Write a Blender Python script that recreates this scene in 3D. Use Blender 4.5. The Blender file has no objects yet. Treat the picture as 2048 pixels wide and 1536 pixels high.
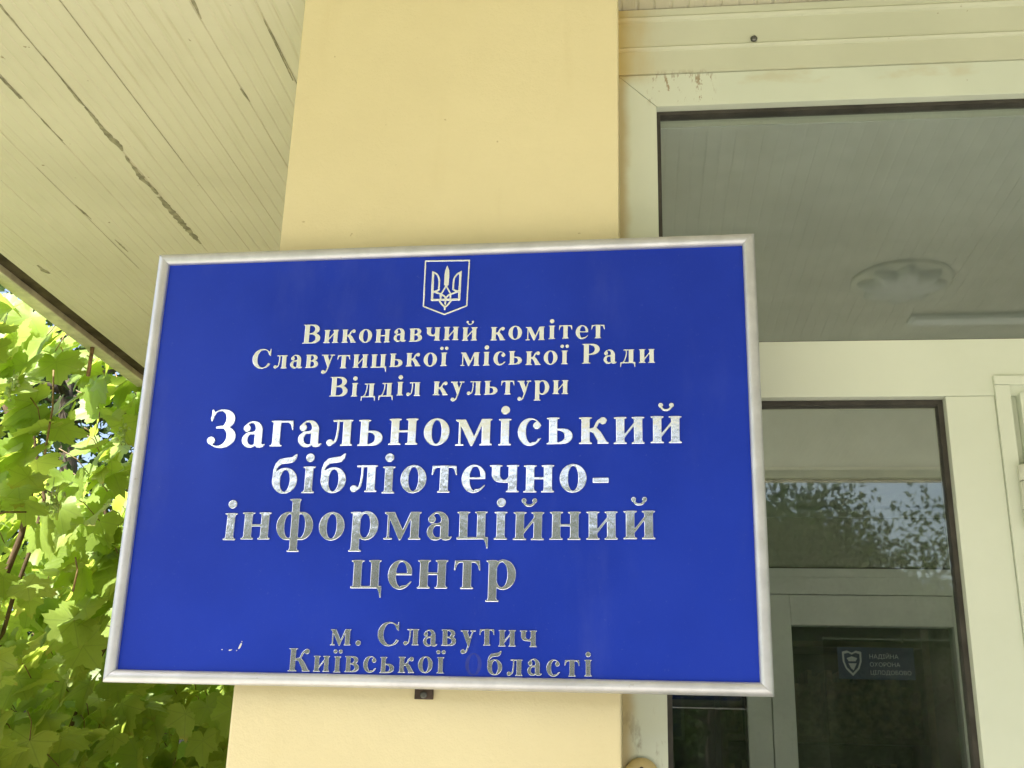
import bpy, bmesh, math, random
import numpy as np
from mathutils import Vector, Matrix, Euler
R = math.radians
random.seed(7); np.random.seed(7)
scene = bpy.context.scene
COL = scene.collection
H = 1.6                                      # eye height; the heights below are measured from it

# ================================================================ camera
cam = bpy.data.cameras.new('camera'); cam_o = bpy.data.objects.new('camera', cam); COL.objects.link(cam_o)
cam.sensor_width = 36; cam.lens = 36*2208.39/2048; cam.clip_start = .05; cam.clip_end = 3000
CR = np.array([[0.9937616805846932, -0.11109127067883227, 0.009820986734989448], [0.10831276043522511, 0.9404114424902179, -0.32232695320182114], [0.0265719425030981, 0.32137991289504997, 0.9465774577176356]])
M = Matrix.Identity(4)
for i in range(3):
    M[i][0] = CR[i][0]; M[i][1] = CR[i][2]; M[i][2] = -CR[i][1]
M[2][3] = H
cam_o.matrix_world = M
scene.camera = cam_o

# ================================================================ daylight
SUN_EL = 54; sun_from = Vector((-.68, -.73, 0)).normalized()*math.cos(R(SUN_EL)) + Vector((0, 0, math.sin(R(SUN_EL))))
world = bpy.data.worlds.new('World'); scene.world = world; world.use_nodes = True
nt = world.node_tree; bg = nt.nodes['Background']; sky = nt.nodes.new('ShaderNodeTexSky')
sky.sky_type = 'NISHITA'; sky.sun_disc = False; sky.sun_elevation = R(SUN_EL); sky.sun_rotation = math.atan2(sun_from.x, sun_from.y)
sky.dust_density = 5; sky.air_density = 1.0
nt.links.new(sky.outputs[0], bg.inputs[0]); bg.inputs[1].default_value = .13
sl = bpy.data.lights.new('sun', 'SUN'); sl.energy = 5; sl.angle = R(.5); sl.color = (1, .965, .91)
so = bpy.data.objects.new('sun', sl); COL.objects.link(so); so.rotation_euler = (-sun_from).to_track_quat('-Z', 'Y').to_euler()
vs = scene.view_settings; vs.view_transform = 'Standard'; vs.look = 'None'; vs.gamma = 1; vs.use_curve_mapping = False
vs.exposure = 1.56
scene.cycles.max_bounces = 12; scene.cycles.diffuse_bounces = 6; scene.cycles.glossy_bounces = 6; scene.cycles.transparent_max_bounces = 16; scene.cycles.transmission_bounces = 8
scene.cycles.use_denoising = True; scene.cycles.sample_clamp_indirect = 8

# ================================================================ helpers
def empty(name, loc, label, cat, group=None, kind=None):
    o = bpy.data.objects.new(name, None); COL.objects.link(o); o.location = loc; o.empty_display_size = .1
    tag(o, label, cat, group, kind); return o
def tag(o, label=None, cat=None, group=None, kind=None):
    for k, v in (('label', label), ('category', cat), ('group', group), ('kind', kind)):
        if v: o[k] = v
    return o
def wloc(o):
    v = Vector(o.location)
    while o.parent: o = o.parent; v = v+Vector(o.location)
    return v
def obj(name, data, mat, parent=None, loc=None):
    """data: bmesh or (verts, faces) in world coordinates -> one mesh object"""
    if isinstance(data, bmesh.types.BMesh): bm = data
    else:
        bm = bmesh.new(); vv = [bm.verts.new(v) for v in data[0]]
        for f in data[1]:
            try: bm.faces.new([vv[i] for i in f])
            except ValueError: pass
    if loc is None:
        loc = Vector(parent and wloc(parent) or (0, 0, 0))
    loc = Vector(loc)
    bmesh.ops.translate(bm, verts=bm.verts, vec=-loc)
    me = bpy.data.meshes.new(name); bm.to_mesh(me); bm.free()
    for m in (mat if isinstance(mat, (list, tuple)) else [mat]): me.materials.append(m)
    o = bpy.data.objects.new(name, me); COL.objects.link(o)
    if parent: o.parent = parent; o.location = loc-wloc(parent)
    else: o.location = loc
    return o
def box(bm, x0, y0, z0, x1, y1, z1, bev=0):
    t = bmesh.new(); r = bmesh.ops.create_cube(t, size=1)
    bmesh.ops.scale(t, vec=(abs(x1-x0), abs(y1-y0), abs(z1-z0)), verts=t.verts)
    bmesh.ops.translate(t, vec=((x0+x1)/2, (y0+y1)/2, (z0+z1)/2), verts=t.verts)
    if bev: bmesh.ops.bevel(t, geom=t.edges[:], offset=bev, segments=2, affect='EDGES', profile=.6)
    merge(bm, t)
def merge(bm, t):
    me = bpy.data.meshes.new('tmp'); t.to_mesh(me); t.free(); bm.from_mesh(me); bpy.data.meshes.remove(me)
def prism_y(bm, poly, y0, y1, bev=0):         # polygon in x,z pushed from y0 (front) to y1
    t = bmesh.new(); n = len(poly)
    a = [t.verts.new((x, y0, z)) for x, z in poly]; b = [t.verts.new((x, y1, z)) for x, z in poly]
    t.faces.new(a); t.faces.new(b[::-1])
    for i in range(n): t.faces.new((a[i], b[i], b[(i+1) % n], a[(i+1) % n]))
    bmesh.ops.recalc_face_normals(t, faces=t.faces)
    if bev: bmesh.ops.bevel(t, geom=t.edges[:], offset=bev, segments=2, affect='EDGES', profile=.6)
    merge(bm, t)
def prism_x(bm, poly, x0, x1):                # profile in y,z run along x
    t = bmesh.new(); n = len(poly)
    a = [t.verts.new((x0, y, z)) for y, z in poly]; b = [t.verts.new((x1, y, z)) for y, z in poly]
    t.faces.new(a); t.faces.new(b[::-1])
    for i in range(n): t.faces.new((a[i], b[i], b[(i+1) % n], a[(i+1) % n]))
    bmesh.ops.recalc_face_normals(t, faces=t.faces); merge(bm, t)
def lathe(bm, prof, origin, axis, n=32):       # prof: (radius, along axis)
    ax = Vector(axis).normalized(); u = ax.orthogonal().normalized(); v = ax.cross(u); t = bmesh.new(); rings = []
    for r, h in prof:
        rings.append([t.verts.new(Vector(origin)+ax*h+(u*math.cos(2*math.pi*k/n)+v*math.sin(2*math.pi*k/n))*max(r, 1e-5)) for k in range(n)])
    for a, b in zip(rings, rings[1:]):
        for k in range(n): t.faces.new((a[k], a[(k+1) % n], b[(k+1) % n], b[k])).smooth = True
    t.faces.new(rings[0][::-1]); t.faces.new(rings[-1])
    bmesh.ops.recalc_face_normals(t, faces=t.faces); merge(bm, t)
def tube(bm, pts, r0, r1=None, n=8):
    r1 = r0 if r1 is None else r1; rings = []; P = [Vector(p) for p in pts]
    for i, p in enumerate(P):
        d = (P[min(i+1, len(P)-1)]-P[max(i-1, 0)]).normalized(); u = d.orthogonal().normalized(); v = d.cross(u)
        if rings:                              # keep the frame from spinning
            u = (pu-d*pu.dot(d)).normalized(); v = d.cross(u)
        pu = u; r = r0+(r1-r0)*i/max(1, len(P)-1)
        rings.append([bm.verts.new(p+(u*math.cos(2*math.pi*k/n)+v*math.sin(2*math.pi*k/n))*r) for k in range(n)])
    for a, b in zip(rings, rings[1:]):
        for k in range(n): bm.faces.new((a[k], a[(k+1) % n], b[(k+1) % n], b[k])).smooth = True
    bm.faces.new(rings[0][::-1]); bm.faces.new(rings[-1])

# ================================================================ materials
class NB:
    """small node-building shorthand"""
    def __init__(s, name):
        s.m = bpy.data.materials.new(name); s.m.use_nodes = True; s.t = s.m.node_tree; s.p = s.t.nodes['Principled BSDF']; s.out = s.t.nodes['Material Output']
    def n(s, typ, **kw):
        o = s.t.nodes.new(typ)
        for k, v in kw.items(): setattr(o, k, v)
        return o
    def link(s, a, b): s.t.links.new(a, b)
    def val(s, sock, v):
        if hasattr(v, 'bl_idname') or isinstance(v, bpy.types.NodeSocket): s.link(v, sock)
        else: sock.default_value = v
    def math(s, op, a, b=0., c=None, clamp=False):
        o = s.n('ShaderNodeMath', operation=op, use_clamp=clamp); s.val(o.inputs[0], a); s.val(o.inputs[1], b)
        if c is not None: s.val(o.inputs[2], c)
        return o.outputs[0]
    def pos(s):
        o = s.n('ShaderNodeNewGeometry'); return o.outputs['Position']
    def xyz(s, v):
        o = s.n('ShaderNodeSeparateXYZ'); s.link(v, o.inputs[0]); return o.outputs
    def noise(s, v, scale, detail=4, rough=.55, dist=0):
        o = s.n('ShaderNodeTexNoise'); s.link(v, o.inputs['Vector']); o.inputs['Scale'].default_value = scale; o.inputs['Detail'].default_value = detail; o.inputs['Roughness'].default_value = rough; o.inputs['Distortion'].default_value = dist
        return o.outputs['Fac']
    def stretch(s, v, sx, sy, sz):
        o = s.n('ShaderNodeMapping'); s.link(v, o.inputs[0]); o.inputs['Scale'].default_value = (sx, sy, sz); return o.outputs[0]
    def step(s, v, a, b):                      # smooth 0..1 from a to b
        o = s.n('ShaderNodeMapRange', interpolation_type='SMOOTHSTEP'); s.val(o.inputs[0], v); o.inputs[1].default_value = a; o.inputs[2].default_value = b; return o.outputs[0]
    def mix(s, f, a, b):
        o = s.n('ShaderNodeMix', data_type='RGBA'); s.val(o.inputs[0], f)
        for k, c in ((6, a), (7, b)):
            if isinstance(c, tuple): o.inputs[k].default_value = (*c, 1)
            else: s.link(c, o.inputs[k])
        return o.outputs[2]
    def bump(s, h, strength, dist):
        o = s.n('ShaderNodeBump'); o.inputs['Strength'].default_value = strength; o.inputs['Distance'].default_value = dist; s.link(h, o.inputs['Height']); s.link(o.outputs[0], s.p.inputs['Normal']); return o
    def base(s, c):
        if isinstance(c, tuple): s.p.inputs['Base Color'].default_value = (*c, 1)
        else: s.link(c, s.p.inputs['Base Color'])
    def set(s, rough=.6, metal=0, spec=.5, coat=0, coatr=.1):
        s.p.inputs['Roughness'].default_value = rough; s.p.inputs['Metallic'].default_value = metal; s.p.inputs['Specular IOR Level'].default_value = spec; s.p.inputs['Coat Weight'].default_value = coat; s.p.inputs['Coat Roughness'].default_value = coatr
def band(nb, v, a, b, soft):                    # 1 between a and b
    return nb.math('MULTIPLY', nb.step(v, a-soft, a+soft), nb.math('SUBTRACT', 1., nb.step(v, b-soft, b+soft)))
def plain(name, col, rough=.6, metal=0, spec=.5, var=.06, vscale=6, bump=0, bscale=200):
    nb = NB(name); p = nb.pos(); f = nb.noise(p, vscale, 5)
    dark = tuple(c*(1-2*var) for c in col); lite = tuple(min(1, c*(1+2*var)) for c in col)
    nb.base(nb.mix(nb.step(f, .25, .75), dark, lite)); nb.set(rough, metal, spec)
    if bump: nb.bump(nb.noise(p, bscale, 3), bump, .002)
    return nb.m

def mat_render():                               # painted render on the pillar
    nb = NB('painted_render'); p = nb.pos(); x, y, z = nb.xyz(p)
    big = nb.noise(p, 2.2, 4); fine = nb.noise(p, 160, 4, .65)
    c = nb.mix(nb.step(big, .3, .7), (.725, .635, .395), (.775, .685, .435))
    c = nb.mix(nb.math('MULTIPLY', nb.step(nb.noise(nb.stretch(p, 9, 9, 1.4), 1.5, 5), .57, .78), .16), c, (.58, .46, .23))
    specks = nb.step(nb.noise(p, 60, 2), .76, .80); c = nb.mix(nb.math('MULTIPLY', specks, .5), c, (.38, .28, .13))
    nb.base(c); nb.set(.8, spec=.25)
    nb.bump(nb.math('ADD', fine, nb.math('MULTIPLY', nb.noise(p, 35, 3), 1.2)), .38, .0022); return nb.m
def mat_soffit():
    nb = NB('cream_soffit_paint'); p = nb.pos(); x, y, z = nb.xyz(p)
    c = nb.mix(nb.step(nb.noise(p, 3, 5), .3, .7), (.555, .53, .405), (.605, .58, .45))
    streak = nb.step(nb.noise(nb.stretch(p, 30, 1.2, 1), 2.2, 6, .6), .56, .74); c = nb.mix(nb.math('MULTIPLY', streak, .35), c, (.41, .37, .21))
    fly = nb.step(nb.noise(p, 42, 3, .5), .735, .76); c = nb.mix(nb.math('MULTIPLY', fly, .7), c, (.22, .17, .09))
    # scuffed paint along the panel joints
    ph = nb.math('ABSOLUTE', nb.math('SUBTRACT', nb.math('FRACT', nb.math('DIVIDE', nb.math('ADD', x, 1.232+.1275*20.5), .1275)), .5))
    near = nb.math('SUBTRACT', 1., nb.step(ph, .008, .05)); worn = nb.step(nb.noise(nb.stretch(p, 2, 1, 1), 7, 6, .7), .64, .70)
    c = nb.mix(nb.math('MULTIPLY', nb.math('MULTIPLY', near, worn), .8), c, (.19, .165, .10))
    nb.base(c); nb.set(.55, spec=.3); nb.bump(nb.noise(p, 90, 3), .12, .002); return nb.m
def mat_frame(name='cream_window_frame_paint', lo=(.61, .655, .545), hi=(.66, .705, .595)):                                # greenish cream powder coat, grime along the pillar joint, rust runs under the head cover
    nb = NB(name); p = nb.pos(); x, y, z = nb.xyz(p); zz = nb.math('SUBTRACT', z, H)
    c = nb.mix(nb.step(nb.noise(p, 4, 5), .3, .7), lo, hi)
    n1 = nb.noise(nb.stretch(p, 1, 1, .35), 34, 6, .7)
    joint = nb.math('MULTIPLY', nb.math('SUBTRACT', 1., nb.step(nb.math('ADD', x, nb.math('MULTIPLY', nb.noise(nb.stretch(p, 1, 1, 1), 14, 4), .022)), -.011, .011)), nb.step(x, -.05, -.02))
    c = nb.mix(nb.math('MULTIPLY', joint, .75), c, (.42, .31, .12))
    runs = nb.math('MULTIPLY', band(nb, x, .03, .15, .008), band(nb, zz, 1.17, 1.228, .012))
    n2 = nb.noise(nb.stretch(p, 1, 1, .3), 62, 5, .75)
    c = nb.mix(nb.math('MULTIPLY', nb.math('MULTIPLY', runs, nb.step(n2, .545, .59)), .8), c, (.27, .19, .09))
    tan = nb.math('MULTIPLY', band(nb, zz, 1.20, 1.232, .006), nb.step(nb.noise(nb.stretch(p, .5, 1, 1), 12, 5), .5, .62)); c = nb.mix(nb.math('MULTIPLY', tan, .35), c, (.50, .41, .22))
    corner = nb.math('MULTIPLY', nb.math('SUBTRACT', 1., nb.step(nb.math('ADD', x, nb.math('MULTIPLY', n1, .08)), .0, .11)), nb.step(zz, 1.20, 1.235)); c = nb.mix(nb.math('MULTIPLY', corner, .75), c, (.55, .42, .16))
    low = nb.math('MULTIPLY', nb.math('MULTIPLY', nb.step(nb.math('SUBTRACT', .12, zz), .0, .14), nb.step(nb.math('SUBTRACT', .05, x), 0, .02)), nb.step(n1, .55, .68)); c = nb.mix(nb.math('MULTIPLY', low, .8), c, (.20, .16, .09))
    sp = nb.step(nb.noise(p, 75, 2), .765, .79); c = nb.mix(nb.math('MULTIPLY', sp, .6), c, (.30, .24, .13))
    nb.base(c); nb.set(.38, spec=.4); nb.bump(nb.noise(p, 300, 2), .04, .001); return nb.m
def mat_glass(name, tint, refl, rough=.0):
    nb = NB(name); t = nb.t; t.nodes.remove(nb.p)
    lw = nb.n('ShaderNodeLayerWeight'); lw.inputs[0].default_value = .5
    f5 = nb.math('POWER', lw.outputs['Facing'], 5.); fac = nb.math('ADD', refl, nb.math('MULTIPLY', f5, 1-refl), clamp=True)
    tr = nb.n('ShaderNodeBsdfTransparent'); tr.inputs[0].default_value = (*tint, 1); gl = nb.n('ShaderNodeBsdfGlossy'); gl.inputs['Roughness'].default_value = rough; gl.inputs[0].default_value = (.95, 1, .96, 1)
    bp = nb.n('ShaderNodeBump'); bp.inputs['Strength'].default_value = .05; bp.inputs['Distance'].default_value = .004; nb.link(nb.noise(nb.pos(), 2.5, 2), bp.inputs['Height']); nb.link(bp.outputs[0], gl.inputs['Normal'])
    df = nb.n('ShaderNodeBsdfDiffuse'); df.inputs[0].default_value = (.45, .45, .38, 1)
    mx = nb.n('ShaderNodeMixShader'); nb.link(fac, mx.inputs[0]); nb.link(tr.outputs[0], mx.inputs[1]); nb.link(gl.outputs[0], mx.inputs[2])
    dust = nb.math('ADD', .01, nb.math('MULTIPLY', nb.step(nb.noise(nb.stretch(nb.pos(), 1, 1, .4), 8, 6, .7), .45, .8), .035))
    m2 = nb.n('ShaderNodeMixShader'); nb.link(dust, m2.inputs[0]); nb.link(mx.outputs[0], m2.inputs[1]); nb.link(df.outputs[0], m2.inputs[2])
    nb.link(m2.outputs[0], nb.out.inputs[0]); return nb.m
def mat_foil():                                 # crinkled mirror foil of the letters
    nb = NB('silver_mirror_foil'); p = nb.pos()
    nb.base((.82, .88, 1.0)); nb.set(.12, metal=.80)
    a = nb.noise(p, 55, 2, .5); b = nb.noise(nb.stretch(p, 1.8, 1, .5), 150, 2, .5, .8)
    h = nb.math('ADD', nb.math('MULTIPLY', a, 1.6), nb.math('MULTIPLY', b, .5)); nb.bump(h, .15, .0014); return nb.m
def mat_blue():
    nb = NB('blue_sign_film'); p = nb.pos(); c = nb.mix(nb.step(nb.noise(p, 4, 5), .3, .7), (.007, .031, .385), (.011, .040, .45))
    grain = nb.noise(p, 700, 2, .7); c = nb.mix(nb.math('MULTIPLY', nb.step(grain, .5, .8), .10), c, (.10, .14, .5))
    dust = nb.step(nb.noise(p, 180, 3, .7), .66, .74); c = nb.mix(nb.math('MULTIPLY', dust, .12), c, (.3, .34, .5))
    smear = nb.step(nb.noise(nb.stretch(p, 1, 1, .25), 9, 6, .65), .52, .78); c = nb.mix(nb.math('MULTIPLY', smear, .06), c, (.28, .33, .55))
    nb.base(c); nb.set(.36, spec=.2); nb.link(nb.math('ADD', .28, nb.math('MULTIPLY', nb.noise(p, 14, 5), .18)), nb.p.inputs['Roughness']); nb.bump(grain, .05, .0006); return nb.m
def mat_alu():
    nb = NB('anodised_aluminium'); p = nb.pos(); c = nb.mix(nb.step(nb.noise(p, 18, 6, .65), .3, .75), (.52, .53, .575), (.64, .65, .70))
    grime = nb.step(nb.noise(p, 95, 4, .6), .66, .73); c = nb.mix(nb.math('MULTIPLY', grime, .45), c, (.30, .27, .22))
    nb.base(c); nb.set(.48, metal=.7); nb.bump(nb.noise(p, 260, 3), .08, .0008); return nb.m
def mat_leaf(name, c1, c2, t1, t2, tmix=.48, vein=True, spec=.3):
    nb = NB(name); p = nb.p; t = nb.t
    g = nb.n('ShaderNodeNewGeometry'); rnd = g.outputs['Random Per Island']
    col = nb.mix(rnd, c1, c2); tcol = nb.mix(rnd, t1, t2)
    mott = nb.noise(g.outputs['Position'], 45, 4); col = nb.mix(nb.math('MULTIPLY', nb.step(mott, .5, .8), .35), col, tuple(c*.55 for c in c1))
    if vein:
        uv = nb.n('ShaderNodeUVMap'); x, y, z = nb.xyz(uv.outputs[0])
        ang = nb.math('ARCTAN2', x, y); r = nb.math('SQRT', nb.math('ADD', nb.math('MULTIPLY', x, x), nb.math('MULTIPLY', y, y)))
        k = R(52); fr = nb.math('ABSOLUTE', nb.math('SUBTRACT', nb.math('FRACT', nb.math('ADD', nb.math('DIVIDE', ang, k), 20.5)), .5))
        d = nb.math('MULTIPLY', nb.math('MULTIPLY', fr, k), r); v = nb.math('SUBTRACT', 1., nb.step(d, .006, .022))
        side = nb.math('ABSOLUTE', nb.math('SUBTRACT', nb.math('FRACT', nb.math('ADD', nb.math('MULTIPLY', r, 7.), nb.math('MULTIPLY', fr, 5.))), .5)); v2 = nb.math('MULTIPLY', nb.math('SUBTRACT', 1., nb.step(side, .02, .09)), .3)
        v = nb.math('MAXIMUM', v, v2)
        col = nb.mix(nb.math('MULTIPLY', v, .5), col, (.30, .40, .12)); tcol = nb.mix(nb.math('MULTIPLY', v, .45), tcol, tuple(c*.45 for c in t1))
    if vein:
        edge = nb.math('MULTIPLY', nb.step(nb.math('ADD', r, nb.math('MULTIPLY', nb.noise(g.outputs['Position'], 30, 3), .5)), 1.0, 1.25), nb.step(rnd, .55, .75)); col = nb.mix(nb.math('MULTIPLY', edge, .6), col, (.42, .34, .10)); tcol = nb.mix(nb.math('MULTIPLY', edge, .6), tcol, (.50, .36, .08))
    nb.base(col); nb.set(.42 if vein else .8, spec=spec)
    tl = nb.n('ShaderNodeBsdfTranslucent'); nb.link(tcol, tl.inputs[0]); mx = nb.n('ShaderNodeMixShader'); mx.inputs[0].default_value = tmix
    nb.link(p.outputs[0], mx.inputs[1]); nb.link(tl.outputs[0], mx.inputs[2]); nb.link(mx.outputs[0], nb.out.inputs[0]); return nb.m
def mat_bark(name, a, b):
    nb = NB(name); p = nb.pos(); f = nb.noise(nb.stretch(p, 1, 1, .2), 40, 6, .7); nb.base(nb.mix(nb.step(f, .3, .7), a, b)); nb.set(.9, spec=.1); nb.bump(f, .6, .006); return nb.m
def mat_ground():
    nb = NB('concrete_paving'); p = nb.pos(); x, y, z = nb.xyz(p)
    c = nb.mix(nb.step(nb.noise(p, 1.3, 6, .6), .3, .7), (.40, .38, .335), (.52, .49, .43))
    gx = nb.math('ABSOLUTE', nb.math('SUBTRACT', nb.math('FRACT', nb.math('DIVIDE', x, .5)), .5)); gy = nb.math('ABSOLUTE', nb.math('SUBTRACT', nb.math('FRACT', nb.math('DIVIDE', y, .5)), .5))
    j = nb.step(nb.math('MAXIMUM', gx, gy), .482, .492); c = nb.mix(j, c, (.13, .12, .09)); nb.base(c); nb.set(.85, spec=.2); nb.bump(nb.noise(p, 60, 4), .3, .004); return nb.m
def mat_lawn():
    nb = NB('rough_lawn'); p = nb.pos(); c = nb.mix(nb.step(nb.noise(p, 2, 6, .7), .3, .7), (.05, .085, .022), (.11, .15, .045)); nb.base(c); nb.set(.95, spec=.1); nb.bump(nb.noise(p, 30, 5), .8, .03); return nb.m

M_RENDER, M_SOFFIT, M_FRAME, M_FOIL, M_BLUE, M_ALU = mat_render(), mat_soffit(), mat_frame(), mat_foil(), mat_blue(), mat_alu()
M_COVER = mat_frame('cream_cover_strip', (.55, .565, .435), (.595, .61, .475))
M_GLASS = mat_glass('window_glass', (.90, .93, .92), .095, .018)
M_INGLASS = mat_glass('inner_door_glass', (.88, .92, .88), .07)
M_RUBBER = plain('dark_rubber_gasket', (.055, .05, .042), .6, spec=.3, var=.15, vscale=30)
M_GAP = plain('dark_gap_shade', (.07, .058, .036), .85, spec=.1, var=.25, vscale=14, bump=.4, bscale=60)  # dark colour stands in for the shade inside the edge gap
M_TRIM = plain('weathered_trim_paint', (.62, .60, .46), .6, var=.12, vscale=16)
M_PEEL = plain('bare_grey_undercoat', (.26, .245, .165), .85, spec=.1, var=.2, vscale=40)
M_SCREW = plain('grey_steel', (.16, .16, .15), .4, metal=.7)
M_STEEL = plain('brown_painted_steel', (.075, .05, .038), .5, metal=.3, var=.2, vscale=80)
M_INNER = plain('white_inner_frame_paint', (.74, .75, .70), .45, var=.03)
M_INWALL = plain('vestibule_plaster', (.60, .64, .64), .8, var=.04)
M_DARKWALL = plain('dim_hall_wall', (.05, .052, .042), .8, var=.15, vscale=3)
M_BUTTON = plain('yellowed_plastic', (.54, .43, .19), .4, var=.06, vscale=40)
M_LAMP = plain('opal_lamp_glass', (.66, .66, .60), .25, var=.04)
M_HINGE = plain('hinge_paint', (.63, .65, .54), .4, var=.05)
M_LEAF = mat_leaf('grape_leaf', (.20, .30, .05), (.33, .42, .10), (.46, .62, .07), (.64, .76, .13))
M_TREELEAF = mat_leaf('tree_leaf', (.032, .062, .018), (.058, .092, .028), (.04, .075, .012), (.07, .11, .02), .15, False, .04)
M_STEM = mat_bark('vine_bark', (.06, .042, .025), (.13, .09, .055)); M_SHOOT = plain('reddish_shoot', (.20, .13, .05), .5, var=.2, vscale=60)
M_BARK = mat_bark('tree_bark', (.06, .05, .035), (.16, .13, .1))
M_GRAPE = plain('unripe_grape', (.30, .42, .13), .3, var=.1, vscale=90)
M_GROUND, M_LAWN = mat_ground(), mat_lawn()
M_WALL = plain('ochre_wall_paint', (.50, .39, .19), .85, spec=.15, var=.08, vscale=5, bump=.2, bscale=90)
M_ROOF = plain('grey_light_block', (.25, .24, .22), .6, var=.1)
# ---------------------------------------------------------------- serif lettering
GR = 5.0                                    # raster step
class Pad:
    def __init__(s, x0, x1, y0=-240, y1=760):
        s.x0, s.y0 = x0 - 40, y0 - 20
        s.X, s.Y = np.meshgrid(np.arange(s.x0, x1 + 40, GR), np.arange(s.y0, y1 + 20, GR))
        s.M = np.zeros(s.X.shape, bool)
    def rect(s, a, b, c, d): return (s.X >= a) & (s.X <= c) & (s.Y >= b) & (s.Y <= d)
    def ell(s, cx, cy, rx, ry): return ((s.X-cx)/rx)**2 + ((s.Y-cy)/ry)**2 <= 1
    def poly(s, p):
        m = np.zeros(s.X.shape, bool)
        for (x1, y1), (x2, y2) in zip(p, p[1:] + p[:1]):
            if y1 == y2: continue
            c = ((s.Y >= min(y1, y2)) & (s.Y < max(y1, y2)))
            m ^= c & (s.X < (s.Y-y1)*(x2-x1)/(y2-y1)+x1)
        return m
    def stroke(s, pts, w0, w1=None):
        w1 = w0 if w1 is None else w1
        m = np.zeros(s.X.shape, bool); P = catmull(pts, 24)
        for i, (x, y) in enumerate(P):
            r = (w0+(w1-w0)*i/(len(P)-1))/2
            m |= (s.X-x)**2+(s.Y-y)**2 <= r*r
        return m
    def add(s, m): s.M |= m
    def cut(s, m): s.M &= ~m
    def foot(s, a, b, y=0, up=1, l=38, r=38, h=30, br=26):       # bracketed serif on a stem a..b
        s.add(s.poly([(a-l, y), (b+r, y), (b+r, y+up*h*.8), (b+.4*br, y+up*h), (b, y+up*(h+br)), (a, y+up*(h+br)), (a-.4*br, y+up*h), (a-l, y+up*h*.8)]))
    def stem(s, a, b, y0=0, y1=460, bot=True, top=True, tl=38, trr=38, bl=38, brr=38):
        s.add(s.rect(a, y0, b, y1))
        if bot: s.foot(a, b, y0, 1, bl, brr)
        if top: s.foot(a, b, y1, -1, tl, trr)
def catmull(p, n):
    if len(p) == 2: return [(p[0][0]+(p[1][0]-p[0][0])*t/n/2, p[0][1]+(p[1][1]-p[0][1])*t/n/2) for t in range(2*n+1)]
    q = [p[0]]+list(p)+[p[-1]]; o = []
    for i in range(1, len(q)-2):
        for k in range(n):
            t = k/n; a, b, c, d = q[i-1], q[i], q[i+1], q[i+2]
            o.append(tuple(.5*(2*b[j]+(c[j]-a[j])*t+(2*a[j]-5*b[j]+4*c[j]-d[j])*t*t+(3*b[j]-a[j]-3*c[j]+d[j])*t**3) for j in (0, 1)))
    return o+[p[-1]]
def dbowl(g, xl, y0, y1, xr, t, th):            # D-shaped bowl from a stem at xl
    ry = (y1-y0)/2; cy = (y0+y1)/2; rx = min(xr-xl, ry*1.15); cx = xr-rx
    g.add(g.rect(xl, y0, cx, y1) | (g.ell(cx, cy, rx, ry) & (g.X >= cx)))
    g.cut(g.rect(xl, y0+th, cx, y1-th) & (g.X > xl) | (g.ell(cx, cy, rx-t, ry-th) & (g.X >= cx)))
def dbowls(g, a, xl, lo, hi):
    def solid(y0, y1, xr):
        ry = (y1-y0)/2; cy = (y0+y1)/2; rx = min(xr-xl, ry*1.25); cx = xr-rx
        return g.rect(xl-10, y0, cx, y1) | (g.ell(cx, cy, rx, ry) & (g.X >= cx))
    def hole(y0, y1, xr, t, th):
        ry = (y1-y0)/2-th; cy = (y0+y1)/2; rx = min(xr-t-xl, ry*1.3); cx = xr-t-rx
        return (g.rect(xl, y0+th, cx, y1-th) | (g.ell(cx, cy, rx, ry) & (g.X >= cx))) & (g.X > xl)
    g.add(solid(*lo[:3]) | solid(*hi[:3])); g.cut(hole(*lo)); g.cut(hole(*hi))
def breve(g, cx, y=575):
    g.add((g.ell(cx, y+62, 105, 95) & ~g.ell(cx, y+88, 78, 82) & (g.Y < y+72)))
    g.add(g.ell(cx-88, y+72, 42, 42) | g.ell(cx+88, y+72, 42, 42))
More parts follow.
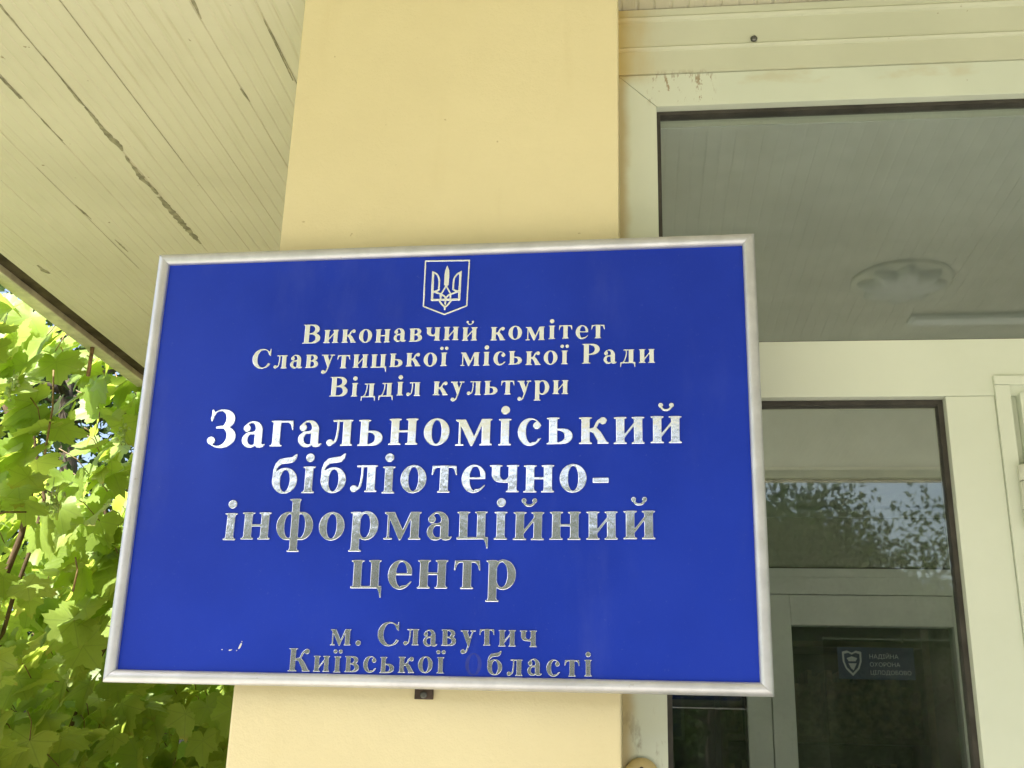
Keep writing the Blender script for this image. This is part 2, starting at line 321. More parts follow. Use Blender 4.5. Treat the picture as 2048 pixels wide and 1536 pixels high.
def glyph(ch):
    if ch in 'иійїнцкп' or ch in 'вьлдмтгруфчбаосе-.ВСРЗКО': pass
    if ch == ' ': return None, 260
    g = Pad(0, 900)
    if ch in 'ий':
        g.stem(58, 198); g.stem(352, 492); g.add(g.poly([(190, 92), (190, 158), (360, 372), (360, 306)])); w = 550
        if ch == 'й': breve(g, 275)
    elif ch == 'н':
        g.stem(58, 198); g.stem(352, 492); g.add(g.rect(190, 218, 360, 258)); w = 550
    elif ch == 'ц':
        g.stem(58, 198, bot=False); g.stem(352, 492, bot=False); g.add(g.rect(20, 0, 530, 36)); g.cut(g.rect(0, 36, 57, 60))
        g.add(g.poly([(470, 36), (545, 36), (545, -150), (520, -150), (500, -60), (465, 0)])); w = 560
    elif ch in 'ії':
        g.stem(68, 208); w = 276
        if ch == 'і': g.add(g.ell(138, 612, 76, 76))
        else: g.add(g.ell(58, 605, 60, 60) | g.ell(218, 605, 60, 60))
    elif ch in 'оО':
        if ch == 'о': g.add(g.ell(245, 230, 222, 242)); g.cut(g.ell(245, 230, 84, 206)); w = 490
        else: g.add(g.ell(370, 332, 340, 348)); g.cut(g.ell(370, 332, 180, 310)); w = 740
    elif ch in 'се':
        g.add(g.ell(232, 230, 208, 242)); g.cut(g.ell(252, 235, 92, 204) if ch == 'е' else g.ell(272, 235, 110, 206)); w = 440
        if ch == 'с':
            g.cut(g.poly([(250, 330), (470, 330), (470, 60), (425, 95), (250, 180)]) & (g.X > 275)); g.cut(g.poly([(330, 130), (470, 160), (470, 70), (400, 110)]))
            g.add(g.ell(345, 342, 66, 66))
            g.add(g.stroke([(270, 32), (345, 50), (412, 118)], 46, 20))
        else:
            g.cut(g.poly([(245, 222), (500, 222), (500, 100), (420, 112), (360, 60), (262, 40)]))
            g.add(g.rect(130, 222, 425, 258)); g.cut((g.X > 425))
            g.add(g.stroke([(270, 34), (345, 50), (415, 118)], 50, 20))
    elif ch == 'г':
        g.stem(58, 198, trr=0); g.add(g.poly([(190, 422), (190, 460), (418, 460), (424, 290), (400, 290), (372, 385), (318, 422)])); w = 440
    elif ch == 'т':
        g.stem(165, 305, top=False)
        g.add(g.poly([(30, 460), (440, 460), (452, 300), (428, 300), (404, 385), (360, 424), (110, 424), (66, 385), (42, 300), (18, 300)])); w = 470
    elif ch == 'л':
        g.stem(300, 440, tl=20); g.add(g.rect(120, 426, 320, 460)); g.add(g.poly([(120, 460), (175, 460), (190, 426), (160, 426)]))
        g.add(g.stroke([(215, 448), (208, 250), (180, 100), (125, 45), (80, 42)], 40, 46)); g.add(g.ell(78, 58, 62, 62)); w = 495
    elif ch == 'д':
        g.stem(300, 440, bot=False, tl=10); g.add(g.rect(135, 426, 320, 460)); g.add(g.stroke([(222, 446), (212, 260), (160, 90), (110, 20)], 36, 42))
        g.add(g.rect(30, 0, 500, 38)); g.add(g.poly([(28, 38), (85, 38), (110, 0), (70, -20), (52, -125), (28, -125)]))
        g.add(g.poly([(502, 38), (445, 38), (420, 0), (460, -20), (478, -125), (502, -125)])); w = 530
    elif ch == 'м':
        g.add(g.rect(82, 0, 120, 440)); g.foot(84, 118, 0, 1, 58, 58); g.stem(480, 620, tl=0)
        g.add(g.poly([(26, 460), (200, 460), (372, 110), (315, -10), (288, -10), (92, 400), (26, 432)])); g.add(g.poly([(300, -10), (325, -10), (500, 390), (500, 460), (470, 460), (320, 95)])); w = 680
    elif ch == 'у':
        g.add(g.poly([(58, 450), (205, 450), (318, 170), (268, -10), (238, 0)])); g.add(g.poly([(330, 260), (395, 450), (360, 450), (270, 190)]))
        g.add(g.stroke([(376, 448), (280, 150), (210, -90), (150, -165), (100, -160)], 44, 52)); g.add(g.ell(92, -140, 66, 66))
        g.add(g.rect(14, 430, 246, 460) | g.rect(298, 430, 458, 460)); w = 470
    elif ch == 'к':
        g.stem(58, 198); g.add(g.stroke([(190, 232), (270, 260), (330, 370), (400, 425)], 46, 60)); g.add(g.ell(418, 396, 64, 64))
        g.add(g.poly([(230, 275), (300, 285), (380, 210), (480, 34), (515, 28), (515, 0), (320, 0), (330, 40), (250, 190), (190, 215), (190, 255)])); w = 520
    elif ch == 'р':
        g.add(g.ell(300, 228, 208, 244)); g.cut(g.ell(276, 228, 92, 200)); g.cut(g.X < 60)
        g.stem(58, 198, -205, 460, trr=0); w = 530
    elif ch == 'ф':
        g.add(g.ell(235, 230, 205, 240) | g.ell(465, 230, 205, 240)); g.cut(g.ell(252, 230, 82, 200) | g.ell(448, 230, 82, 200)); g.stem(282, 418, -205, 690, tl=44, trr=20); w = 700
    elif ch == 'ч':
        g.stem(330, 470); g.stem(48, 188, 280, 460, bot=False); g.add(g.ell(210, 290, 162, 130) & (g.Y < 292) & (g.X < 335)); g.cut(g.ell(258, 300, 72, 92) & (g.Y < 300) | (g.rect(188, 291, 328, 425)))
        g.add(g.rect(240, 160, 340, 196)); w = 525
    elif ch == 'ь':
        g.stem(58, 198); dbowls(g, 58, 198, (0, 268, 455, 135, 34), (0, 268, 455, 135, 34)); g.add(g.rect(58, 0, 198, 460)); w = 485
    elif ch == 'в':
        g.rect(0, 0, 1, 1); dbowls(g, 58, 198, (0, 255, 460, 135, 34), (225, 460, 425, 125, 34)); g.stem(58, 198, trr=0, brr=0); w = 490
    elif ch == 'а':
        g.add(g.ell(218, 300, 172, 170) & (g.Y > 296)); g.cut(g.ell(186, 300, 76, 132) | (g.rect(0, 200, 250, 300)))
        g.add(g.ell(106, 338, 66, 66)); g.add(g.rect(252, 60, 390, 312))
        g.add(g.ell(178, 130, 150, 144) & (g.X < 300) & ~g.ell(215, 138, 84, 98)); g.add(g.poly([(140, 255), (200, 225), (260, 232), (260, 292)]))
        g.add(g.poly([(252, 110), (390, 110), (392, 62), (412, 44), (442, 62), (456, 46), (420, 0), (365, -12), (300, -8), (262, 40)])); w = 465
    elif ch == 'б':
        g.add(g.ell(250, 212, 222, 226)); g.cut(g.ell(256, 208, 86, 188))
        g.add(g.poly([(30, 230), (34, 400), (70, 520), (140, 590), (240, 612), (350, 625), (420, 680), (446, 672), (430, 590), (380, 530), (300, 512), (180, 500), (110, 440), (90, 360), (110, 260)])); w = 500
    elif ch == '-':
        g.add(g.rect(40, 165, 300, 250)); w = 340
    elif ch == '.':
        g.add(g.ell(120, 66, 78, 78)); w = 240
    elif ch == 'В':
        dbowls(g, 90, 250, (0, 355, 640, 160, 36), (325, 668, 595, 155, 36)); g.stem(90, 250, 0, 668, tl=60, trr=0, bl=60, brr=0); w = 675
    elif ch == 'Р':
        dbowls(g, 90, 250, (290, 668, 600, 160, 38), (290, 668, 600, 160, 38)); g.stem(90, 250, 0, 668, tl=60, trr=0, bl=60, brr=60); w = 630
    elif ch == 'С':
        g.add(g.ell(365, 334, 335, 350)); g.cut(g.ell(410, 336, 205, 308)); g.cut(g.poly([(470, 440), (760, 480), (760, 120), (640, 160), (470, 260)]) & (g.X > 480))
        g.cut((g.X > 655)); g.add(g.poly([(560, 560), (620, 600), (640, 684), (664, 684), (664, 430), (640, 430)])); g.add(g.stroke([(470, 26), (570, 55), (660, 150)], 46, 24)); w = 710
    elif ch == 'З':
        g.add(g.ell(270, 500, 225, 185)); g.cut(g.ell(215, 505, 115, 145)); g.cut(g.rect(0, 340, 215, 505) & (g.Y < 500))
        g.add(g.ell(270, 185, 265, 202)); g.cut(g.ell(205, 190, 160, 164)); g.cut(g.rect(0, 150, 180, 400) & (g.Y > 120)); g.cut(g.rect(0, 330, 130, 480))
        g.add(g.rect(160, 332, 320, 372)); g.add(g.poly([(60, 684), (84, 684), (110, 640), (160, 640), (105, 560), (80, 465), (58, 465)])); g.add(g.ell(92, 118, 74, 74)); g.cut(g.X < 14); w = 570
    elif ch == 'К':
        g.stem(90, 250, 0, 668, tl=60, trr=60, bl=60, brr=60); g.add(g.stroke([(240, 345), (380, 375), (470, 540), (560, 612)], 56, 72)); g.add(g.ell(590, 580, 80, 80))
        g.add(g.poly([(330, 395), (410, 400), (520, 290), (670, 40), (715, 30), (715, 0), (470, 0), (480, 45), (350, 290), (240, 330), (240, 372)])); w = 720
    else: raise ValueError(ch)
    return g, w
def blur(a, n=2):
    for _ in range(n):
        for ax in (0, 1):
            a = (np.roll(a, 1, ax)+2*a+np.roll(a, -1, ax))/4
    return a
def contours(F, x0, y0, step, tol):
    """marching squares at .5, returned as closed, simplified loops"""
    H, W = F.shape; S = F > .5; seg = {}
    def pt(e):
        i, j, d = e
        a = F[j, i]; b = F[j, i+1] if d == 0 else F[j+1, i]
        t = (.5-a)/(b-a); return (x0+(i+(t if d == 0 else 0))*step, y0+(j+(t if d == 1 else 0))*step)
    T = {1: [('l', 'b')], 2: [('b', 'r')], 3: [('l', 'r')], 4: [('r', 't')], 6: [('b', 't')], 7: [('l', 't')], 8: [('t', 'l')], 9: [('t', 'b')], 11: [('t', 'r')], 12: [('r', 'l')], 13: [('r', 'b')], 14: [('b', 'l')], 5: [('l', 'b'), ('r', 't')], 10: [('b', 'r'), ('t', 'l')]}
    code = S[:-1, :-1]*1+S[:-1, 1:]*2+S[1:, 1:]*4+S[1:, :-1]*8
    for j, i in zip(*np.nonzero((code > 0) & (code < 15))):
        E = {'b': (i, j, 0), 't': (i, j+1, 0), 'l': (i, j, 1), 'r': (i+1, j, 1)}
        for a, b in T[int(code[j, i])]: seg[E[a]] = E[b]
    loops = []
    while seg:
        s = next(iter(seg)); L = [s]; n = seg.pop(s)
        while n != s and n in seg: L.append(n); n = seg.pop(n)
        P = [pt(e) for e in L]
        if len(P) > 8: loops.append(simplify(P, tol))
    return loops
def simplify(P, tol):
    P = np.array(P); k = int(np.argmax(((P-P[0])**2).sum(1)))
    def dp(a):
        if len(a) < 3: return [a[0]]
        d = a[-1]-a[0]; n = np.hypot(*d)
        e = np.abs(d[0]*(a[:, 1]-a[0, 1])-d[1]*(a[:, 0]-a[0, 0]))/n if n > 1e-9 else np.hypot(*(a-a[0]).T)
        m = int(np.argmax(e))
        return [a[0]] if e[m] < tol else dp(a[:m+1])+dp(a[m:])
    return dp(P[:k+1])+dp(np.vstack([P[k:], P[:1]]))
# ================================================================ the setting: ground
bm = bmesh.new(); box(bm, -400, -400, -.4, 400, 400, -.02); tag(obj('lawn', bm, M_LAWN), kind='structure')
bm = bmesh.new(); box(bm, -2.6, -7, -.3, 9, 8, 0); tag(obj('pavement', bm, M_GROUND), kind='structure')

ZS = H+1.3724                                  # underside of the porch ceiling
# ================================================================ pillar and walls
pil = tag(obj('pillar', (lambda b: (box(b, -.615, 1.69, 0, -.0255, 2.25, ZS+.25, .004), b)[1])(bmesh.new()), M_RENDER, loc=(-.32, 1.97, 0)), 'broad ochre yellow rendered pillar carrying the blue sign', 'pillar')
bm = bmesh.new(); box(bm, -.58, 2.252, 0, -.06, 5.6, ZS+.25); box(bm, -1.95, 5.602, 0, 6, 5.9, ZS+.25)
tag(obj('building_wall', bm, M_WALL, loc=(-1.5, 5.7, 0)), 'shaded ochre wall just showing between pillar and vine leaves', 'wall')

# ================================================================ porch ceiling
porch = empty('porch_roof', (1.5, 2, ZS), 'cream ribbed porch ceiling with peeling paint above the sign', 'porch roof')
XL, XR, YB, YE = -1.858, 6.0, -1.70, 5.6
pitch = .1275/4; prof = []
k0 = math.floor((XL+1.232)/pitch)-1; k1 = math.ceil((XR+1.232)/pitch)+1
for k in range(k0, k1):
    c = -1.232+k*pitch; joint = k % 4 == 0
    w, d = (.0014, .0022) if joint else (.0028, .0015)
    prof += [(c-w-.0012, 0), (c-w*.45, d), (c+w*.45, d), (c+w+.0012, 0)]
prof = [(max(XL, min(XR, x)), z) for x, z in prof]
vv, ff = [], []; ys = [YB, YE]
for y in ys: vv += [(x, y, ZS+z) for x, z in prof]
n = len(prof)
for i in range(n-1):
    if prof[i+1][0]-prof[i][0] > 1e-6: ff.append((i, i+1, n+i+1, n+i))
vv += [(XL, YB, ZS+.012), (XR, YB, ZS+.012), (XR, YE, ZS+.012), (XL, YE, ZS+.012)]; ff.append((2*n, 2*n+3, 2*n+2, 2*n+1))
obj('soffit_panel', (vv, ff), M_SOFFIT, porch)
bm = bmesh.new(); box(bm, -2.0, -1.77, ZS+.10, XR, 8, ZS+.26); obj('roof_light_block', bm, M_ROOF, porch)  # unseen slab added over the ceiling to keep light from leaking in
bm = bmesh.new(); box(bm, -1.924, YB, ZS+.016, -1.859, YE, ZS+.098); obj('fascia_board', bm, M_GAP, porch)  # recessed strip, coloured dark for the shadow in the gap
bm = bmesh.new(); box(bm, -1.982, YB, ZS-.004, -1.926, YE, ZS+.098, .003); obj('edge_trim', bm, M_TRIM, porch)
bm = bmesh.new(); box(bm, XL, -1.76, ZS-.05, XR, -1.702, ZS+.098, .004); obj('front_fascia', bm, M_TRIM, porch)
bm = bmesh.new()
def flake(bm, pts, z):                          # pts: (x, y, half width) a ragged strip of missing paint
    L, Rr = [], []
    P = []
    for (a, b) in zip(pts, pts[1:]):
        m = max(2, int((b[1]-a[1])/.008))
        for i in range(m):
            t = i/m; P.append((a[0]+(b[0]-a[0])*t, a[1]+(b[1]-a[1])*t, a[2]+(b[2]-a[2])*t))
    P.append(pts[-1])
    for x, y, w in P:
        j = .7+random.random()*.6
        L.append((x-w*j*.85, y)); Rr.append((x+w*.85*(.6+random.random()*.8), y))
    poly = L+Rr[::-1]; a = [bm.verts.new((x, y, z)) for x, y in L]; b = [bm.verts.new((x, y, z)) for x, y in Rr]
    c = [bm.verts.new((x, y, z+.0006)) for x, y in L]; d = [bm.verts.new((x, y, z+.0006)) for x, y in Rr]
    for i in range(len(a)-1):
        bm.faces.new((a[i], a[i+1], b[i+1], b[i])); bm.faces.new((a[i], c[i], c[i+1], a[i+1])); bm.faces.new((b[i], b[i+1], d[i+1], d[i]))
FL = [[(-1.232, 1.6232, .002), (-1.2309, 1.6877, .003), (-1.2309, 1.7241, .003), (-1.2304, 1.7688, .0008)],
      [(-1.2299, 1.8521, .0007), (-1.232, 1.9322, .0015), (-1.2351, 2.0238, .0042), (-1.233, 2.0394, .002)],
      [(-1.234, 2.0446, .002), (-1.233, 2.081, .0045), (-1.2351, 2.1445, .007), (-1.232, 2.185, .009), (-1.2288, 2.2204, .009), (-1.232, 2.2371, .003)],
      [(-1.2351, 2.2579, .002), (-1.2382, 2.2756, .005), (-1.2382, 2.2995, .003), (-1.2392, 2.3245, .006), (-1.2424, 2.3723, .010), (-1.2382, 2.4036, .004), (-1.2361, 2.44, .007), (-1.2372, 2.4556, .002)],
      [(-1.2382, 2.466, .006), (-1.2372, 2.5409, .010), (-1.2361, 2.6304, .010), (-1.234, 2.7053, .009), (-1.233, 2.7469, .003)],
      [(-1.3651, 1.8729, .003), (-1.3651, 1.9197, .004), (-1.3641, 1.9769, .003), (-1.362, 2.003, .0045)],
      [(-1.3589, 2.081, .0008), (-1.3599, 2.1018, .003), (-1.3589, 2.133, .0008), (-1.3568, 2.1809, .002)],
      [(-1.4848, 2.4972, .001), (-1.4827, 2.5461, .004), (-1.4796, 2.5804, .001)], [(-1.4713, 2.7053, .001), (-1.4702, 2.7573, .004), (-1.4692, 2.7885, .001)],
      [(-0.8438, 1.6648, .004), (-0.8449, 1.7116, .004), (-0.848, 1.7584, .0014)], [(-0.8522, 1.9978, .002), (-0.8511, 2.0186, .0045), (-0.848, 2.0498, .001)],
      [(-0.7242, 1.7688, .001), (-0.7252, 1.8521, .0018), (-0.7273, 1.9769, .0015)], [(-1.7897, 2.8614, .004), (-1.7897, 2.903, .012), (-1.7845, 2.9238, .004)]]
for f in FL:
    b2 = bmesh.new(); flake(b2, f, ZS-.0007); obj('peeled_patch', b2, M_PEEL, porch)
# hairline open joints between the ceiling panels
for q, y0, y1, w in ((1, 1.5, 2.3, .0005), (-1, 1.8, 2.2, .0003), (-2, 2.3, 2.9, .0003), (0, 1.65, 2.05, .0005), (4, 1.8, 2.1, .0005)):
    b2 = bmesh.new(); flake(b2, [(-1.232+q*.1275, y0, w), (-1.232+q*.1275, y1, w)], ZS-.0005); obj('open_joint', b2, M_PEEL, porch)

# ---- lamps on the ceiling (seen mirrored in the glass)
LX, LY = .785, .56
lamp = empty('ceiling_lamp', (LX, LY, ZS), 'round petalled ceiling lamp mirrored faintly in the upper window pane', 'ceiling lamp')
bm = bmesh.new(); lathe(bm, [(.145, 0), (.145, -.004), (.135, -.008), (.12, -.009)], (LX, LY, ZS-.001), (0, 0, 1), 48); obj('base_plate', bm, M_TRIM, lamp)
bm = bmesh.new(); t = bmesh.new(); N = 64; rings = []
for i, (r, h) in enumerate([(.112, -.010), (.112, -.018), (.100, -.030), (.070, -.040), (.03, -.044), (.004, -.045)]):
    rings.append([t.verts.new((LX+r*(1+.16*math.cos(8*2*math.pi*k/N)*(r/.112))*math.cos(2*math.pi*k/N), LY+r*(1+.16*math.cos(8*2*math.pi*k/N)*(r/.112))*math.sin(2*math.pi*k/N), ZS+h)) for k in range(N)])
for a, b in zip(rings, rings[1:]):
    for k in range(N): t.faces.new((a[k], a[(k+1) % N], b[(k+1) % N], b[k])).smooth = True
t.faces.new(rings[-1]); merge(bm, t); obj('lamp_shade', bm, M_LAMP, lamp)
bt = empty('batten_lamp', (1.3, .25, ZS), 'slim pale batten light mirrored low in the upper window pane', 'ceiling lamp')
bm = bmesh.new(); box(bm, .872, .225, ZS-.011, 2.05, .295, ZS-.001, .002); obj('housing', bm, M_INNER, bt)
bm = bmesh.new(); box(bm, .885, .232, ZS-.017, 2.04, .288, ZS-.0115, .002); obj('diffuser', bm, plain('opal_diffuser', (.84, .84, .80), .4, var=.02), bt)

# ================================================================ glazed entrance
YF = 1.80; XE = 2.6
ent = empty('glazed_entrance', (1.2486, YF, 0), 'greenish cream framed entrance glazing beside the pillar with a door at its right', 'entrance')
fr = bmesh.new(); B = .0009
z = lambda v: H+v
prism_y(fr, [(-0.0255, z(-1.6648)), (0.0442, z(-1.6648)), (0.0442, z(1.1586)), (-0.0255, z(1.2273))], YF, YF+.075, B)
prism_y(fr, [(-0.0255, z(1.2281)), (0.0448, z(1.1594)), (XE, z(1.1594)), (XE, z(1.2281))], YF, YF+.075, B)
obj('frame', fr, M_FRAME, ent)
fr = bmesh.new(); box(fr, 0.0449, YF, z(0.5868), XE, YF+.075, z(0.6867), B); obj('transom', fr, M_FRAME, ent)
fr = bmesh.new(); box(fr, 0.5088, YF, 0, 0.5863, YF+.075, z(0.586), B); obj('mullion', fr, M_FRAME, ent)
# cover strip between frame head and ceiling, with raised ridges
cv = bmesh.new()
prism_x(cv, [(YF-.003, z(1.2294)), (YF-.0035, z(1.2777)), (YF-.007, z(1.2798)), (YF-.009, z(1.2835)), (YF-.006, z(1.2876)), (YF-.004, z(1.2887)), (YF-.0045, z(1.3422)), (YF-.009, z(1.3443)), (YF-.0115, z(1.3495)), (YF-.0085, z(1.3542)), (YF-.008, z(1.3553)), (YF-.008, z(1.3698)), (YF+.07, z(1.3698)), (YF+.07, z(1.2294))], -.0255, XE)
obj('cover_strip', cv, M_COVER, ent)
bm = bmesh.new(); lathe(bm, [(.0065, 0), (.0065, .002), (.005, .0045), (.002, .0055)], (0.2279, YF-.0045, z(1.2954)), (0, -1, 0), 16); obj('screw', bm, M_SCREW, ent)
def glazing(x0, x1, z0, z1, parent, y, rub, gm, sides='tblr', w=.007, bead=None):
    g = bmesh.new(); ww = w
    if 't' in sides: box(g, x0, y, z1-ww, x1, y+.022, z1)
    if 'b' in sides: box(g, x0, y, z0, x1, y+.022, z0+ww)
    if 'l' in sides: box(g, x0, y+.0004, z0+ww, x0+ww, y+.0224, z1-ww)
    if 'r' in sides: box(g, x1-ww, y+.0004, z0+ww, x1, y+.0224, z1-ww)
    p = bmesh.new(); box(p, x0+.002, y+.009, z0+.002, x1-.002, y+.015, z1-.002); q = obj('pane', p, gm, parent)
    obj('gasket', g, rub, q)
glazing(0.0445, XE, z(0.6871), z(1.1589), ent, YF+.018, M_RUBBER, M_GLASS)
glazing(0.0445, 0.5085, z(-1.5087), z(0.586), ent, YF+.018, M_RUBBER, M_GLASS, w=.008)
fr = bmesh.new(); box(fr, 0.0445, YF+.002, 0, 0.5084, YF+.07, z(-1.5092), B); obj('sill_rail', fr, M_FRAME, ent)
# door casing and leaf at the right edge
fr = bmesh.new(); box(fr, 0.5868, YF-.006, 0, 0.6106, YF+.06, z(0.6035), .0012); box(fr, 0.5868, YF-.0065, z(0.6041), XE-.03, YF+.06, z(0.6196), .0012); obj('door_casing', fr, M_FRAME, ent)
door = bmesh.new()
box(door, 0.6227, YF-.012, .02, 0.7283, YF+.045, z(0.5884), .0016); box(door, 1.4359, YF-.012, .02, 1.5503, YF+.045, z(0.5884), .0016)
box(door, 0.7289, YF-.0115, z(0.489), 1.4354, YF+.0445, z(0.5879), .0012); box(door, 0.7289, YF-.0115, .02, 1.4354, YF+.0445, .3, .0012)
dl = obj('door', door, M_FRAME, ent)
p = bmesh.new(); box(p, 0.7294, YF+.01, .301, 1.4348, YF+.016, z(0.488)); obj('pane', p, M_GLASS, dl)
bm = bmesh.new(); box(bm, 0.611, YF+.008, 0, 0.6224, YF+.05, z(0.603)); obj('rebate', bm, M_FRAME, ent)
bm = bmesh.new(); box(bm, 1.5555, YF, 0, XE, YF+.07, z(0.5858), .001); obj('side_panel', bm, M_FRAME, ent)
for z0 in (.3626, .213, -1.2):
    h = bmesh.new(); x0, y0 = .6175, YF-.014; a = .013
    for s, e in ((0, .030), (.0312, .0755), (.0767, .102)): lathe(h, [(a-.001, s), (a, s+.0012), (a, e-.0012), (a-.001, e)], (x0, y0, z(z0)), (0, 0, 1), 28)
    box(h, 0.6175, YF-.016, z(z0+.003), 0.6534, YF-.0125, z(z0+.099), .001)
    obj('hinge', h, M_HINGE, ent)
bm = bmesh.new(); lathe(bm, [(.0265, 0), (.0265, .006), (.024, .0105), (.016, .0125), (.0, .013)], (0.0036, YF-.0005, z(-0.0192)), (0, -1, 0), 40)
btn = tag(obj('bell_button', bm, M_BUTTON, loc=(0.0036, YF, z(-0.0192))), 'small round yellowed button with dark centre on the window jamb', 'bell button')
bm = bmesh.new(); lathe(bm, [(.0034, 0), (.0034, .0015), (.0015, .0022)], (0.0036, YF-.0128, z(-0.0094)), (0, -1, 0), 14); obj('screw', bm, M_STEEL, btn)

# ================================================================ vestibule behind the glass and the inner door
ves = bmesh.new()
box(ves, -.055, YF+.08, z(1.16), XE, 5.59, z(1.20))            # ceiling
box(ves, XE+.002, YF+.02, 0, XE+.12, 5.59, z(1.30))             # far side wall
box(ves, -.0585, 2.255, 0, -.045, 3.219, z(1.158))             # near side wall lining
box(ves, -.044, 3.22, z(.83), XE, 3.30, z(1.159))             # wall over the inner doors
tag(obj('vestibule_wall', ves, M_INWALL, loc=(1.2, 3.25, 0)), 'pale vestibule walls and ceiling behind the entrance glass', 'wall')
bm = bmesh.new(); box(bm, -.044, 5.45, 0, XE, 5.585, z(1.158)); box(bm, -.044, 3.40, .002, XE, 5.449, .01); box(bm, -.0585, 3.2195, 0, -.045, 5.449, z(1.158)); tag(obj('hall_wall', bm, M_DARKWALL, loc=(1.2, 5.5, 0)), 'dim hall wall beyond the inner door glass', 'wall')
YI = 3.2; inn = empty('inner_door_screen', (.7, YI, 0), 'white inner doors and transom seen dimly through the entrance glass', 'inner door')
f = bmesh.new()
box(f, -.044, YI, z(.797), XE, YI+.07, z(.829), .001); box(f, -.044, YI, 0, .081, YI+.07, z(.7965), .001)
box(f, .0815, YI, z(.4605), XE, YI+.07, z(.508), .001); box(f, .0815, YI+.004, z(.5085), XE, YI+.07, z(.534), .002)
box(f, .2965, YI, 0, .3615, YI+.07, z(.460), .001); box(f, .951, YI, 0, 1.02, YI+.07, z(.460), .001)
obj('frame', f, M_INNER, inn)
glazing(.0815, XE, z(.5345), z(.7965), inn, YI+.02, M_RUBBER, M_INGLASS, w=.005)
glazing(.0815, .2962, z(-1.5), z(.460), inn, YI+.02, M_RUBBER, M_INGLASS, w=.005)
glazing(1.0205, XE, z(-1.5), z(.460), inn, YI+.02, M_RUBBER, M_INGLASS, w=.005)
d = bmesh.new()
box(d, .3635, YI-.008, .02, .4245, YI+.05, z(.4575), .0015); box(d, .861, YI-.008, .02, .949, YI+.05, z(.4575), .0015)
box(d, .425, YI-.0075, z(.375), .8605, YI+.0495, z(.457), .0012); box(d, .425, YI-.0075, .02, .8605, YI+.0495, .32, .0012)
idoor = obj('door', d, M_INNER, inn)
p = bmesh.new(); box(p, .424, YI+.012, .319, .8615, YI+.018, z(.376)); ip = obj('pane', p, M_INGLASS, idoor)
# alarm company sticker on the inner door
M_STK = plain('navy_sticker', (.018, .035, .085), .4, var=.1); M_STKW = plain('white_sticker_print', (.46, .49, .50), .5, var=.03)
sx0, sx1, sz0, sz1 = .548, .752, .232, .318
s = bmesh.new(); box(s, sx0, YI+.0100, z(sz0), sx1, YI+.0115, z(sz1))
stk = obj('sticker', s, M_STK, idoor)
def sticker_print():
    b = bmesh.new(); cx, cz = sx0+.038, (sz0+sz1)/2+.001; w, h = .026, .034
    P = [(-1, .85), (-.45, .95), (0, .78), (.45, .95), (1, .85), (.98, .1), (.7, -.5), (0, -1.05), (-.7, -.5), (-.98, .1)]
    Q = [(x*.8, y*.8+.01) for x, y in P]
    a = [b.verts.new((cx+x*w, YI+.0094, z(cz+y*h))) for x, y in P]; c = [b.verts.new((cx+x*w, YI+.0094, z(cz+y*h))) for x, y in Q]
    for i in range(len(P)): b.faces.new((a[i], a[(i+1) % len(P)], c[(i+1) % len(P)], c[i]))
    for k in (((-.55, .35), (.0, .5), (.55, .35), (.35, .1), (-.35, .1)), ((-.4, -.05), (.45, -.05), (.1, -.6), (-.15, -.45))):
        b.faces.new([b.verts.new((cx+x*w, YI+.0094, z(cz+y*h))) for x, y in k])
    for i, line in enumerate(('НАДІЙНА', 'ОХОРОНА', 'ЦІЛОДОБОВО')):
        cu = bpy.data.curves.new('t', 'FONT'); cu.body = line; cu.size = .0155; o = bpy.data.objects.new('t', cu); COL.objects.link(o)
        dg = bpy.context.evaluated_depsgraph_get(); me = bpy.data.meshes.new_from_object(o.evaluated_get(dg)); bpy.data.objects.remove(o)
        if me and len(me.vertices):
            xs = [v.co.x for v in me.vertices]; k = min(1.05, .108/(max(xs)-min(xs)))
            t = bmesh.new(); t.from_mesh(me)
            for v in t.verts: v.co = Vector((sx0+.084+v.co.x*k, YI+.0094, z(sz1-.030-.0215*i)+v.co.y))
            merge(b, t)
    return b
sp_ = obj('sticker_print', sticker_print(), M_STKW, idoor)
# shelves in the hall
for i, (x0, x1) in enumerate(((.35, 1.25), (1.45, 2.35))):
    sh = empty('bookcase', ((x0+x1)/2, 5.2, 0), ('dark bookcase in the hall straight behind the inner door glass', 'dark bookcase in the hall to the right of the inner door')[i], 'bookcase', 'bookcases in the dim hall')
    b = bmesh.new()
    for xx in (x0, x1-.03): box(b, xx, 5.05, .012, xx+.03, 5.40, 2.3)
    for zz in (.1, .5, .9, 1.3, 1.7, 2.1): box(b, x0+.031, 5.06, zz, x1-.031, 5.39, zz+.025)
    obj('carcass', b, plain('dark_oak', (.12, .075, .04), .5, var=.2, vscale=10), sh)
    b = bmesh.new()
    for zz in (.125, .525, .925, 1.325, 1.725):
        xx = x0+.035
        while xx < x1-.07:
            w = random.uniform(.018, .045)
            if random.random() < .9: box(b, xx, 5.12, zz+.001, xx+w-.001, 5.36, zz+random.uniform(.2, .3))
            xx += w
    obj('books', b, plain('mixed_book_spines', (.22, .15, .09), .6, var=.4, vscale=25), sh)

